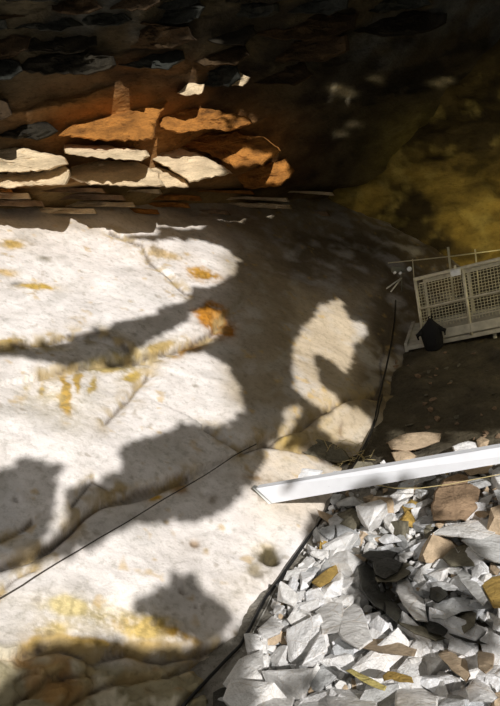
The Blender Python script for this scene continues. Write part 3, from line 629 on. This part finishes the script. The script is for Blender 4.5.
# ------------------------------------------------------------------ walkway with mesh railing
M_rail = plain('galvanised_rail', (.74, .70, .54), .5, .1, 12, .25); M_deck = plain('pale_deck_edge', (.58, .55, .46), .6, .1, 8, .3); M_mesh = plain('mesh_wire', (.66, .62, .42), .5, .1)
def walkway():
    D0, D1 = 9.6, 9.15
    A = Vector(at(423.5, 338., D0)); B = Vector(at(500., 322.5, D1)); ax = (B-A); ax.z *= .6; ax.normalize()
    Z = Vector((0, 0, 1)); T = Vector(at(415.5, 279.4, D0)); hgt = (T-A).length
    side = ax.cross(Z).normalized()
    if side.dot(Vector(FW)) < 0: side = -side                       # away from the camera
    up = ((T-A).normalized()*.6+Z*.4).normalized(); ax = (B-A).normalized()
    t = empty('walkway', A); tag(t, 'raised metal walkway with mesh railing against the back wall', 'walkway')
    Lg = 3.6; u = (B-A).length/76.5        # metres per pixel along
    hgt0 = hgt
    for back in (0, 1):
        o = A+side*(1.0*back)-up*(.30*back); hgt = hgt0
        n = 'railing'
        for s in ([0, 48*u, 96*u, 144*u]): tube('post', [o+ax*s-up*.10, o+ax*s+up*(hgt+.01)], .024, M_rail, t, 4)
        tube('top_rail', [o-ax*.02+up*hgt, o+ax*Lg+up*hgt], .027, M_rail, t, 6)
        tube('mid_rail', [o+up*hgt*.50, o+ax*Lg+up*hgt*.50], .018, M_rail, t, 6)
        if not back:
            tube('mesh_frame', [o+ax*.05+up*(hgt-.075), o+ax*Lg+up*(hgt-.075)], .013, M_rail, t, 4)
            tube('mesh_frame', [o+ax*.05+up*(hgt*.2), o+ax*Lg+up*(hgt*.2)], .013, M_rail, t, 4)
        for s0 in (0, 48*u, 96*u, 144*u) if not back else ():
            V = []; Fc = []; k = 15
            for i in range(1, k):
                s = s0+48*u*i/k; p = o+ax*s+side*.012; box_geo(p+up*.12, ax*.0065, side*.0065, up*(hgt-.19), V, Fc)
            nk = int((hgt-.19)/(48*u/k))
            for j in range(1, nk+1):
                p = o+ax*s0+side*.012+up*(.12+(hgt-.19)*j/(nk+1)); box_geo(p, ax*48*u, side*.0065, up*.0065, V, Fc)
            m = link('mesh_panel', pymesh('mesh_panel', V, Fc), t, M_mesh)
    # deck, toe board
    st = A-ax*(19*u)
    V, Fc = box_geo(st-up*.14, ax*(Lg+19*u), side*1.05, up*.06); bevelled('deck', V, Fc, M_deck, t, .01)
    V, Fc = box_geo(A-ax*.05-up*.05-side*.02, ax*(Lg+.05), side*.02, up*.13); bevelled('toe_board', V, Fc, M_deck, t, .004)
    V, Fc = box_geo(st-up*.16-ax*.03, ax*.05, side*1.0, up*.13); bevelled('end_board', V, Fc, M_deck, t, .006)
    for s in (10*u, 70*u, 130*u):
        for b in (.1, .9): tube('support_leg', [A+ax*s+side*b-up*.14, A+ax*s+side*b-Z*1.1], .03, M_rail, t, 6)
    # lamp box clipped on the top rail
    p = A+ax*(36*u)+up*(hgt-.075)-side*.07
    l = empty('lamp_box', p); tag(l, 'small white lamp box clipped to the top rail of the walkway', 'lamp')
    V, Fc = box_geo(p, ax*.145, side*.06, up*.095); hs = bevelled('housing', V, Fc, plain('white_plastic', (.82, .82, .78), .4), l, .01)
    V, Fc = box_geo(p+ax*.015+up*.012-side*.006, ax*.115, side*.008, up*.07); bevelled('lens', V, Fc, plain('milky_lens', (.85, .87, .9), .2), hs, .003)
    V, Fc = box_geo(p+ax*.06+up*.09+side*.02, ax*.03, side*.04, up*.05); bevelled('clip', V, Fc, M_rail, l, .003)
    # black bag hanging on the railing
    bo = A+ax*(10*u)-side*.12-up*.16; bg_ = empty('bag', bo); tag(bg_, 'black hooded bag hanging on the end of the walkway railing', 'bag')
    prof = [(0, .10, .07), (.03, .135, .09), (.16, .14, .10), (.25, .15, .11), (.29, .185, .10), (.34, .13, .09), (.40, .07, .05), (.46, .02, .02)]
    V = []; Fc = []; n = 14; r = random.Random(3)
    for h, a, b in prof:
        for k in range(n):
            an = 2*math.pi*k/n; w = 1+.10*math.sin(3*an+h*14)+r.uniform(-.04, .04); V.append(bo+ax*(a*w*math.cos(an))+side*(b*w*math.sin(an))+up*h)
    for i in range(len(prof)-1):
        for k in range(n): Fc.append((i*n+k, i*n+(k+1) % n, (i+1)*n+(k+1) % n, (i+1)*n+k))
    Fc += [tuple(range(n))[::-1], tuple((len(prof)-1)*n+k for k in range(n))]
    mb = plain('black_fabric', (.004, .004, .005), .85, 0, 30)
    bb = link('bag_body', pymesh('bag_body', V, Fc, True), bg_, mb)
    for sgn in (-1, 1): tube('flap', [bo+ax*(sgn*.12)+up*.30-side*.05, bo+ax*(sgn*.20)+up*.27-side*.06, bo+ax*(sgn*.19)+up*.20-side*.05], [.035, .03, .012], mb, bg_, 6)
    tube('strap', [bo+ax*.02*s+up*h+side*q for s, h, q in ((-1, .40, .0), (-1, .47, .05), (1, .47, .09), (1, .38, .06))], .012, mb, bg_, 6)
    pk = bo-side*.10+up*.08; V, Fc = box_geo(pk-ax*.07, ax*.14, side*.04, up*.12); bevelled('pocket', V, Fc, mb, bb, .015)
    # thin wire and posts behind
    t2 = empty('guard_wire', Vector(at(392., 262.5, 11.3))); tag(t2, 'thin guard wire on slim posts behind the walkway railing', 'fence')
    tube('wire', [Vector(at(388., 263, 11.3)), Vector(at(450., 256.5, 11.2)), Vector(at(560., 242., 11.1))], .010, M_mesh, t2)
    tube('post', [Vector(at(448., 247., 11.2)), Vector(at(454., 300., 11.3))], .022, M_mesh, t2)
    tube('post', [Vector(at(475., 249., 11.2)), Vector(at(480., 300., 11.3))], .014, M_mesh, t2)
    tube('post', [Vector(at(412.5, 259., 11.2)), Vector(at(415., 290., 11.3))], .010, M_mesh, t2)
walkway()
def floodlight():
    d = 9.7; c = Vector(at(401., 270., d)); t = empty('floodlight', Vector(at(390., 291., d))); tag(t, 'small twin floodlight on a splayed tripod left of the walkway', 'lamp')
    ax = (Vector(at(411., 270.5, d))-Vector(at(393., 270., d))).normalized(); u = Vector((0, 0, 1)); f = Vector(FW); px = d/F
    mh = plain('dull_olive_housing', (.16, .16, .12), .5, .2); gl = plain('bright_lens_glass', (.9, .92, .95), .15)
    V, Fc = box_geo(c-ax*9*px-u*2.5*px, ax*13*px, f*.08, u*6*px); hs = bevelled('housing', V, Fc, mh, t, .012)
    for k, (x, y, r) in enumerate(((409.5, 269, 2.4), (395, 272.5, 1.4), (400.5, 273, 1.4))):
        p = Vector(at(x, y, d-.02)); o = tube('lens', [p+f*.05, p-f*.01, p-f*.025], [r*px, r*px, r*px*.7], gl, hs, 12)
    p = Vector(at(409.5, 269, d)); tube('lens_hood', [p+f*.1, p+f*.0], [2.6*px, 3.1*px], mh, hs, 12)
    j = Vector(at(401.5, 278., d)); tube('pole', [c, j], .014, mh, t)
    ml = plain('pale_tripod_leg', (.62, .60, .50), .4, .2)
    for (x, y, dd) in ((386.5, 288.5, 9.6), (391., 291.5, 9.5), (402, 291, 9.95)): tube('leg', [j, Vector(at(x, y, dd))], .012, ml if dd < 9.9 else mh, t)
floodlight()
# unseen lamp added out of view to the right, washing the back wall yellow
lp = Vector(at(640., 290., 8.2)); t = empty('added_lamp', lp-Vector((0, 0, .5))); tag(t, 'unseen yellow lamp added beyond the right edge to wash the back wall', 'lamp')
V, Fc = box_geo(lp-Vector((.14, .05, .1)), (.28, 0, 0), (0, .1, 0), (0, 0, .2)); bevelled('housing', V, Fc, plain('yellow_housing', (.6, .45, .05)), t, .01)
tube('pole', [lp-Vector((0, 0, .1)), lp-Vector((0, 0, 2.2))], .02, M_rail, t)
lt = bpy.data.lights.new('added_lamp_light', 'SPOT'); lt.energy = 800; lt.color = (1, .82, .40); lt.spot_size = math.radians(58); lt.spot_blend = 1; lt.shadow_soft_size = .1
lo = bpy.data.objects.new('added_lamp_light', lt); COL.objects.link(lo); lo.location = lp+Vector((0, .12, .06))
lo.rotation_euler = (lo.location-Vector(at(500., 235., 14.))).to_track_quat('Z', 'Y').to_euler()

pt = bpy.data.lights.new('walkway_fill', 'POINT'); pt.energy = 38; pt.color = (1, .85, .5); pt.shadow_soft_size = .12  # added fill light to brighten the walkway rails, no fixture of its own
po = bpy.data.objects.new('walkway_fill', pt); COL.objects.link(po); po.location = lp+Vector((-.3, -.2, .25))
# ------------------------------------------------------------------ unseen sun blockers behind the camera, rock and leaves shaped from the lit patches
LIT = [
 [(-120, 217), (0, 219), (40, 217), (80, 224), (110, 232), (150, 240), (190, 238), (222, 247), (238, 262), (236, 276), (212, 287), (196, 286), (188, 300), (165, 306), (130, 320), (95, 330), (60, 343), (0, 346), (-120, 350)],
 [(198, 308), (215, 310), (226, 324), (222, 336), (200, 347), (165, 362), (128, 360), (140, 345), (160, 332), (180, 322)],
 [(-120, 356), (0, 356), (60, 362), (110, 366), (160, 358), (200, 352), (226, 366), (242, 388), (246, 412), (228, 424), (205, 428), (190, 424), (165, 434), (138, 440), (120, 450), (124, 462), (118, 472), (100, 484), (78, 484), (66, 498), (72, 516), (60, 535), (40, 552), (28, 560), (10, 560), (42, 545), (50, 520), (56, 490), (58, 465), (30, 458), (0, 470), (-120, 480)],
 [(-120, 572), (0, 572), (50, 560), (95, 545), (128, 524), (160, 523), (200, 520), (225, 506), (245, 490), (262, 462), (275, 440), (284, 405), (300, 404), (300, 418), (288, 436), (290, 452), (310, 450), (334, 464), (346, 480), (338, 500), (300, 565), (252, 625), (236, 642), (200, 646), (150, 655), (120, 642), (60, 640), (35, 648), (0, 690), (-120, 720)],
 [(325, 300), (338, 298), (350, 322), (362, 324), (368, 336), (354, 346), (352, 362), (344, 374), (334, 362), (318, 352), (313, 360), (324, 384), (340, 394), (345, 404), (330, 412), (312, 402), (294, 386), (289, 350), (300, 326), (315, 312)],
 [(318, 416), (345, 404), (366, 412), (376, 428), (364, 442), (338, 442), (318, 430)],
 [(388, 430), (442, 430), (442, 446), (416, 462), (388, 464)],
 [(450, 430), (500, 430), (560, 400), (660, 400), (660, 475), (500, 470), (450, 478), (340, 497), (268, 514), (238, 488), (262, 480), (380, 456), (450, 440)],
 [(405, 480), (440, 468), (510, 460), (640, 460), (760, 900), (190, 900), (240, 672), (262, 628), (300, 570), (330, 525), (352, 515), (385, 500)],
 [(62, 136), (92, 106), (135, 99), (170, 93), (172, 106), (150, 120), (150, 141), (90, 142)],
 [(-120, 143), (20, 145), (66, 143), (120, 144), (155, 143), (200, 150), (228, 168), (210, 188), (-120, 189)],
 [(160, 108), (215, 104), (252, 112), (256, 122), (205, 134), (160, 132)],
 [(222, 152), (250, 148), (290, 160), (290, 184), (235, 184)], [(176, 82), (206, 80), (204, 95), (180, 97)], [(226, 72), (252, 70), (250, 86), (228, 87)],
 [(322, 86), (352, 90), (352, 102), (326, 99)], [(366, 77), (380, 77), (380, 92), (368, 92)], [(424, 82), (450, 80), (448, 94), (424, 94)], [(334, 130), (360, 124), (360, 140), (336, 140)],
]
DARK = [
 [(134, 605), (150, 597), (170, 589), (174, 574), (194, 576), (206, 596), (236, 614), (233, 630), (204, 641), (165, 632), (150, 618)],
 [(358, 562), (366, 550), (398, 548), (404, 556), (414, 560), (412, 574), (396, 584), (402, 598), (412, 604), (404, 612), (384, 604), (370, 612), (360, 590)],
 [(396, 606), (416, 612), (440, 622), (446, 604), (470, 600), (484, 616), (496, 640), (490, 650), (462, 648), (430, 640)],
 [(444, 556), (456, 546), (480, 540), (476, 568), (450, 568)],
 [(430, 584), (442, 584), (442, 600), (430, 600)], [(212, 684), (252, 684), (258, 730), (200, 730)],
 [(300, 528), (330, 512), (350, 520), (340, 536), (318, 540)], [(420, 512), (436, 510), (436, 522), (422, 524)],
 [(480, 496), (500, 490), (520, 500), (500, 515), (484, 512)], [(292, 672), (312, 668), (316, 684), (300, 700), (290, 690)],
 [(285, 482), (292, 480), (296, 488), (286, 490)], [(342, 486), (385, 480), (400, 490), (385, 502), (352, 512), (338, 500)],
]
X, Y = pxgrid(-120, 640, -120, 830, 1.6)
Ps = slab_point(X, Y, False); Pg = floor_point(X, Y); Pc = ceil_point(X, Y); Pb = back_point(X, Y)
stack = np.stack([Ps, Pg, Pc, Pb]); zz = np.stack([toward(q)[2] for q in stack]); zz[0][Y < 175] = 99; zz[1][Y < 280] = 99; zz[2][Y > 235] = 99
Pall = np.take_along_axis(stack, zz.argmin(0)[None, ..., None], 0)[0]
wx = X+5*fbm(Pall*2.2, 3, 201)+3*fbm(Pall*7, 2, 203); wy = Y+5*fbm(Pall*2.2, 3, 202)+3*fbm(Pall*7, 2, 204)
mask = np.zeros(X.shape, bool)
for p in LIT: mask |= inpoly(wx, wy, p)
for p in DARK: mask &= ~inpoly(wx, wy, p)
# where blocks, stones and the beam stand in front of the rock bodies, use the point really hit
bpy.context.view_layer.update(); dg = bpy.context.evaluated_depsgraph_get(); cv = Vector(CAM)
D = at(X, Y, np.ones(X.shape))-CAM
for i, j in zip(*np.nonzero((X > -60) & (X < 540) & (Y > -40) & (Y < 740))):
    ok, hp, *_ = S.ray_cast(dg, cv, Vector(D[i, j]))
    if ok: Pall[i, j] = hp
sU = np.cross(SUND, [0, 0, 1]); sU /= np.linalg.norm(sU); sV = np.cross(sU, SUND)
CELL = .05
uu = (Pall-CAM)@sU; vv = (Pall-CAM)@sV
u0, u1, v0, v1 = uu.min()-1.5, uu.max()+1.5, vv.min()-1.5, vv.max()+1.5
nu, nv = int((u1-u0)/CELL)+1, int((v1-v0)/CELL)+1
iu = ((uu-u0)/CELL).astype(int); iv = ((vv-v0)/CELL).astype(int)
hit = np.zeros((nv, nu), int); lit = np.zeros((nv, nu), int)
ww = (Pall-CAM)@SUND; wmx = np.full((nv, nu), -99.); np.maximum.at(wmx, (iv, iu), ww); fst = ww > wmx[iv, iu]-.9      # only what the sun meets first
np.add.at(hit, (iv[fst], iu[fst]), 1); np.add.at(lit, (iv[fst], iu[fst]), mask[fst].astype(int))
def dil(a, n=1):
    for _ in range(n):
        b = a.copy(); b[1:] |= a[:-1]; b[:-1] |= a[1:]; c2 = b.copy(); c2[:, 1:] |= b[:, :-1]; c2[:, :-1] |= b[:, 1:]; a = c2
    return a
L0 = lit*2 >= np.maximum(hit, 1); L0 &= lit > 0
up_ = np.zeros_like(L0); mm = mask & (Y < 212) & (X < 215) & fst; up_[iv[mm], iu[mm]] = True
L1 = dil(~dil(~L0 & (hit > 0), 1) & (dil(L0, 1)), 0) | L0 | dil(up_, 1)
shade = ~L1
WPLANE = 9.0
def occ(u, v, w): return CAM+sU*u+sV*v+SUND*w
# added solid rock blocker where the shade is broad
ero = ~dil(~shade, 3)
B = 3; hb, wb = nv//B, nu//B
coarse = ero[:hb*B, :wb*B].reshape(hb, B, wb, B).all((1, 3))
jj, ii = np.meshgrid(np.arange(wb+1), np.arange(hb+1)); uu2 = u0+jj*B*CELL; vv2 = v0+ii*B*CELL
Pw = occ(uu2[..., None], vv2[..., None], 0.0); Pw = Pw+SUND*(WPLANE+.5+.5*fbm(Pw*.5, 3, 301))[..., None]
col = np.ones(Pw.shape)*np.array((.12, .10, .07))
brow = link('rock_blocker', gridmesh('rock_blocker', Pw, col, coarse), None, M_ceil)
sm = brow.modifiers.new('thick', 'SOLIDIFY'); sm.thickness = .35; sm.offset = 0
tag(brow, 'unseen rock sheet added behind the viewer, shaped to cast the shade', 'rock wall', None, 'structure')
# added leaf blockers along the ragged edges of the shade
cell = shade & ~ero | (shade & ~np.kron(coarse, np.ones((B, B), bool)).astype(bool)[:nv, :nu] if (hb*B, wb*B) == (nv, nu) else shade & ~ero)
full = np.zeros_like(shade); full[:hb*B, :wb*B] = np.kron(coarse, np.ones((B, B), bool)); cell = shade & ~full
cell[0:2] = 0; ys, xs = np.nonzero(cell)
n = len(ys); lu = u0+(xs+.5+rng.uniform(-.3, .3, n))*CELL; lv = v0+(ys+.5+rng.uniform(-.3, .3, n))*CELL
C = occ(lu[:, None], lv[:, None], (WPLANE-.15+rng.uniform(-.35, .35, n))[:, None])
dirn = rng.normal(size=(n, 3)); dirn -= (dirn@SUND)[:, None]*SUND; dirn /= np.linalg.norm(dirn, axis=1)[:, None]
crs = np.cross(SUND, dirn); tl = rng.uniform(-.35, .35, n)[:, None]; Ld = dirn+SUND*tl; l = .066; w = .048
base = C-Ld*l; tip = C+Ld*l; a = C+crs*w-SUND*.008; b = C-crs*w-SUND*.008
V = np.stack([base, a, tip, b], 1).reshape(-1, 3); idx = np.arange(n)*4
me = bpy.data.meshes.new('shade_leaves'); me.vertices.add(n*4); me.vertices.foreach_set('co', V.reshape(-1).astype(np.float32))
tri = np.stack([idx, idx+1, idx+2, idx, idx+2, idx+3], 1).reshape(-1); me.loops.add(len(tri)); me.loops.foreach_set('vertex_index', tri.astype(np.int32))
me.polygons.add(n*2); me.polygons.foreach_set('loop_start', np.arange(0, n*6, 3, dtype=np.int32)); me.update(calc_edges=True)
tree = empty('leaf_blocker', Vector(occ(u0+1, v0, WPLANE))); tag(tree, 'unseen leaves and trunk added behind the viewer, shaped to cast the shade', 'tree')
fo = link('shade_leaves', me, tree, plain('dark_green_leaf', (.05, .10, .02), .6)); fo['kind'] = 'stuff'
mbk = plain('grey_bark', (.12, .09, .06), .9)
tb = occ(u0-.3, v0-3.5, WPLANE+.6); tp = occ(u0+.2, v1, WPLANE+.7)
tube('trunk', [Vector(tb), Vector((tb+tp)/2+.2*sU), Vector(tp)], [.22, .18, .1], mbk, tree, 10)
print('leaves', n, 'uv', u0, u1, v0, v1)
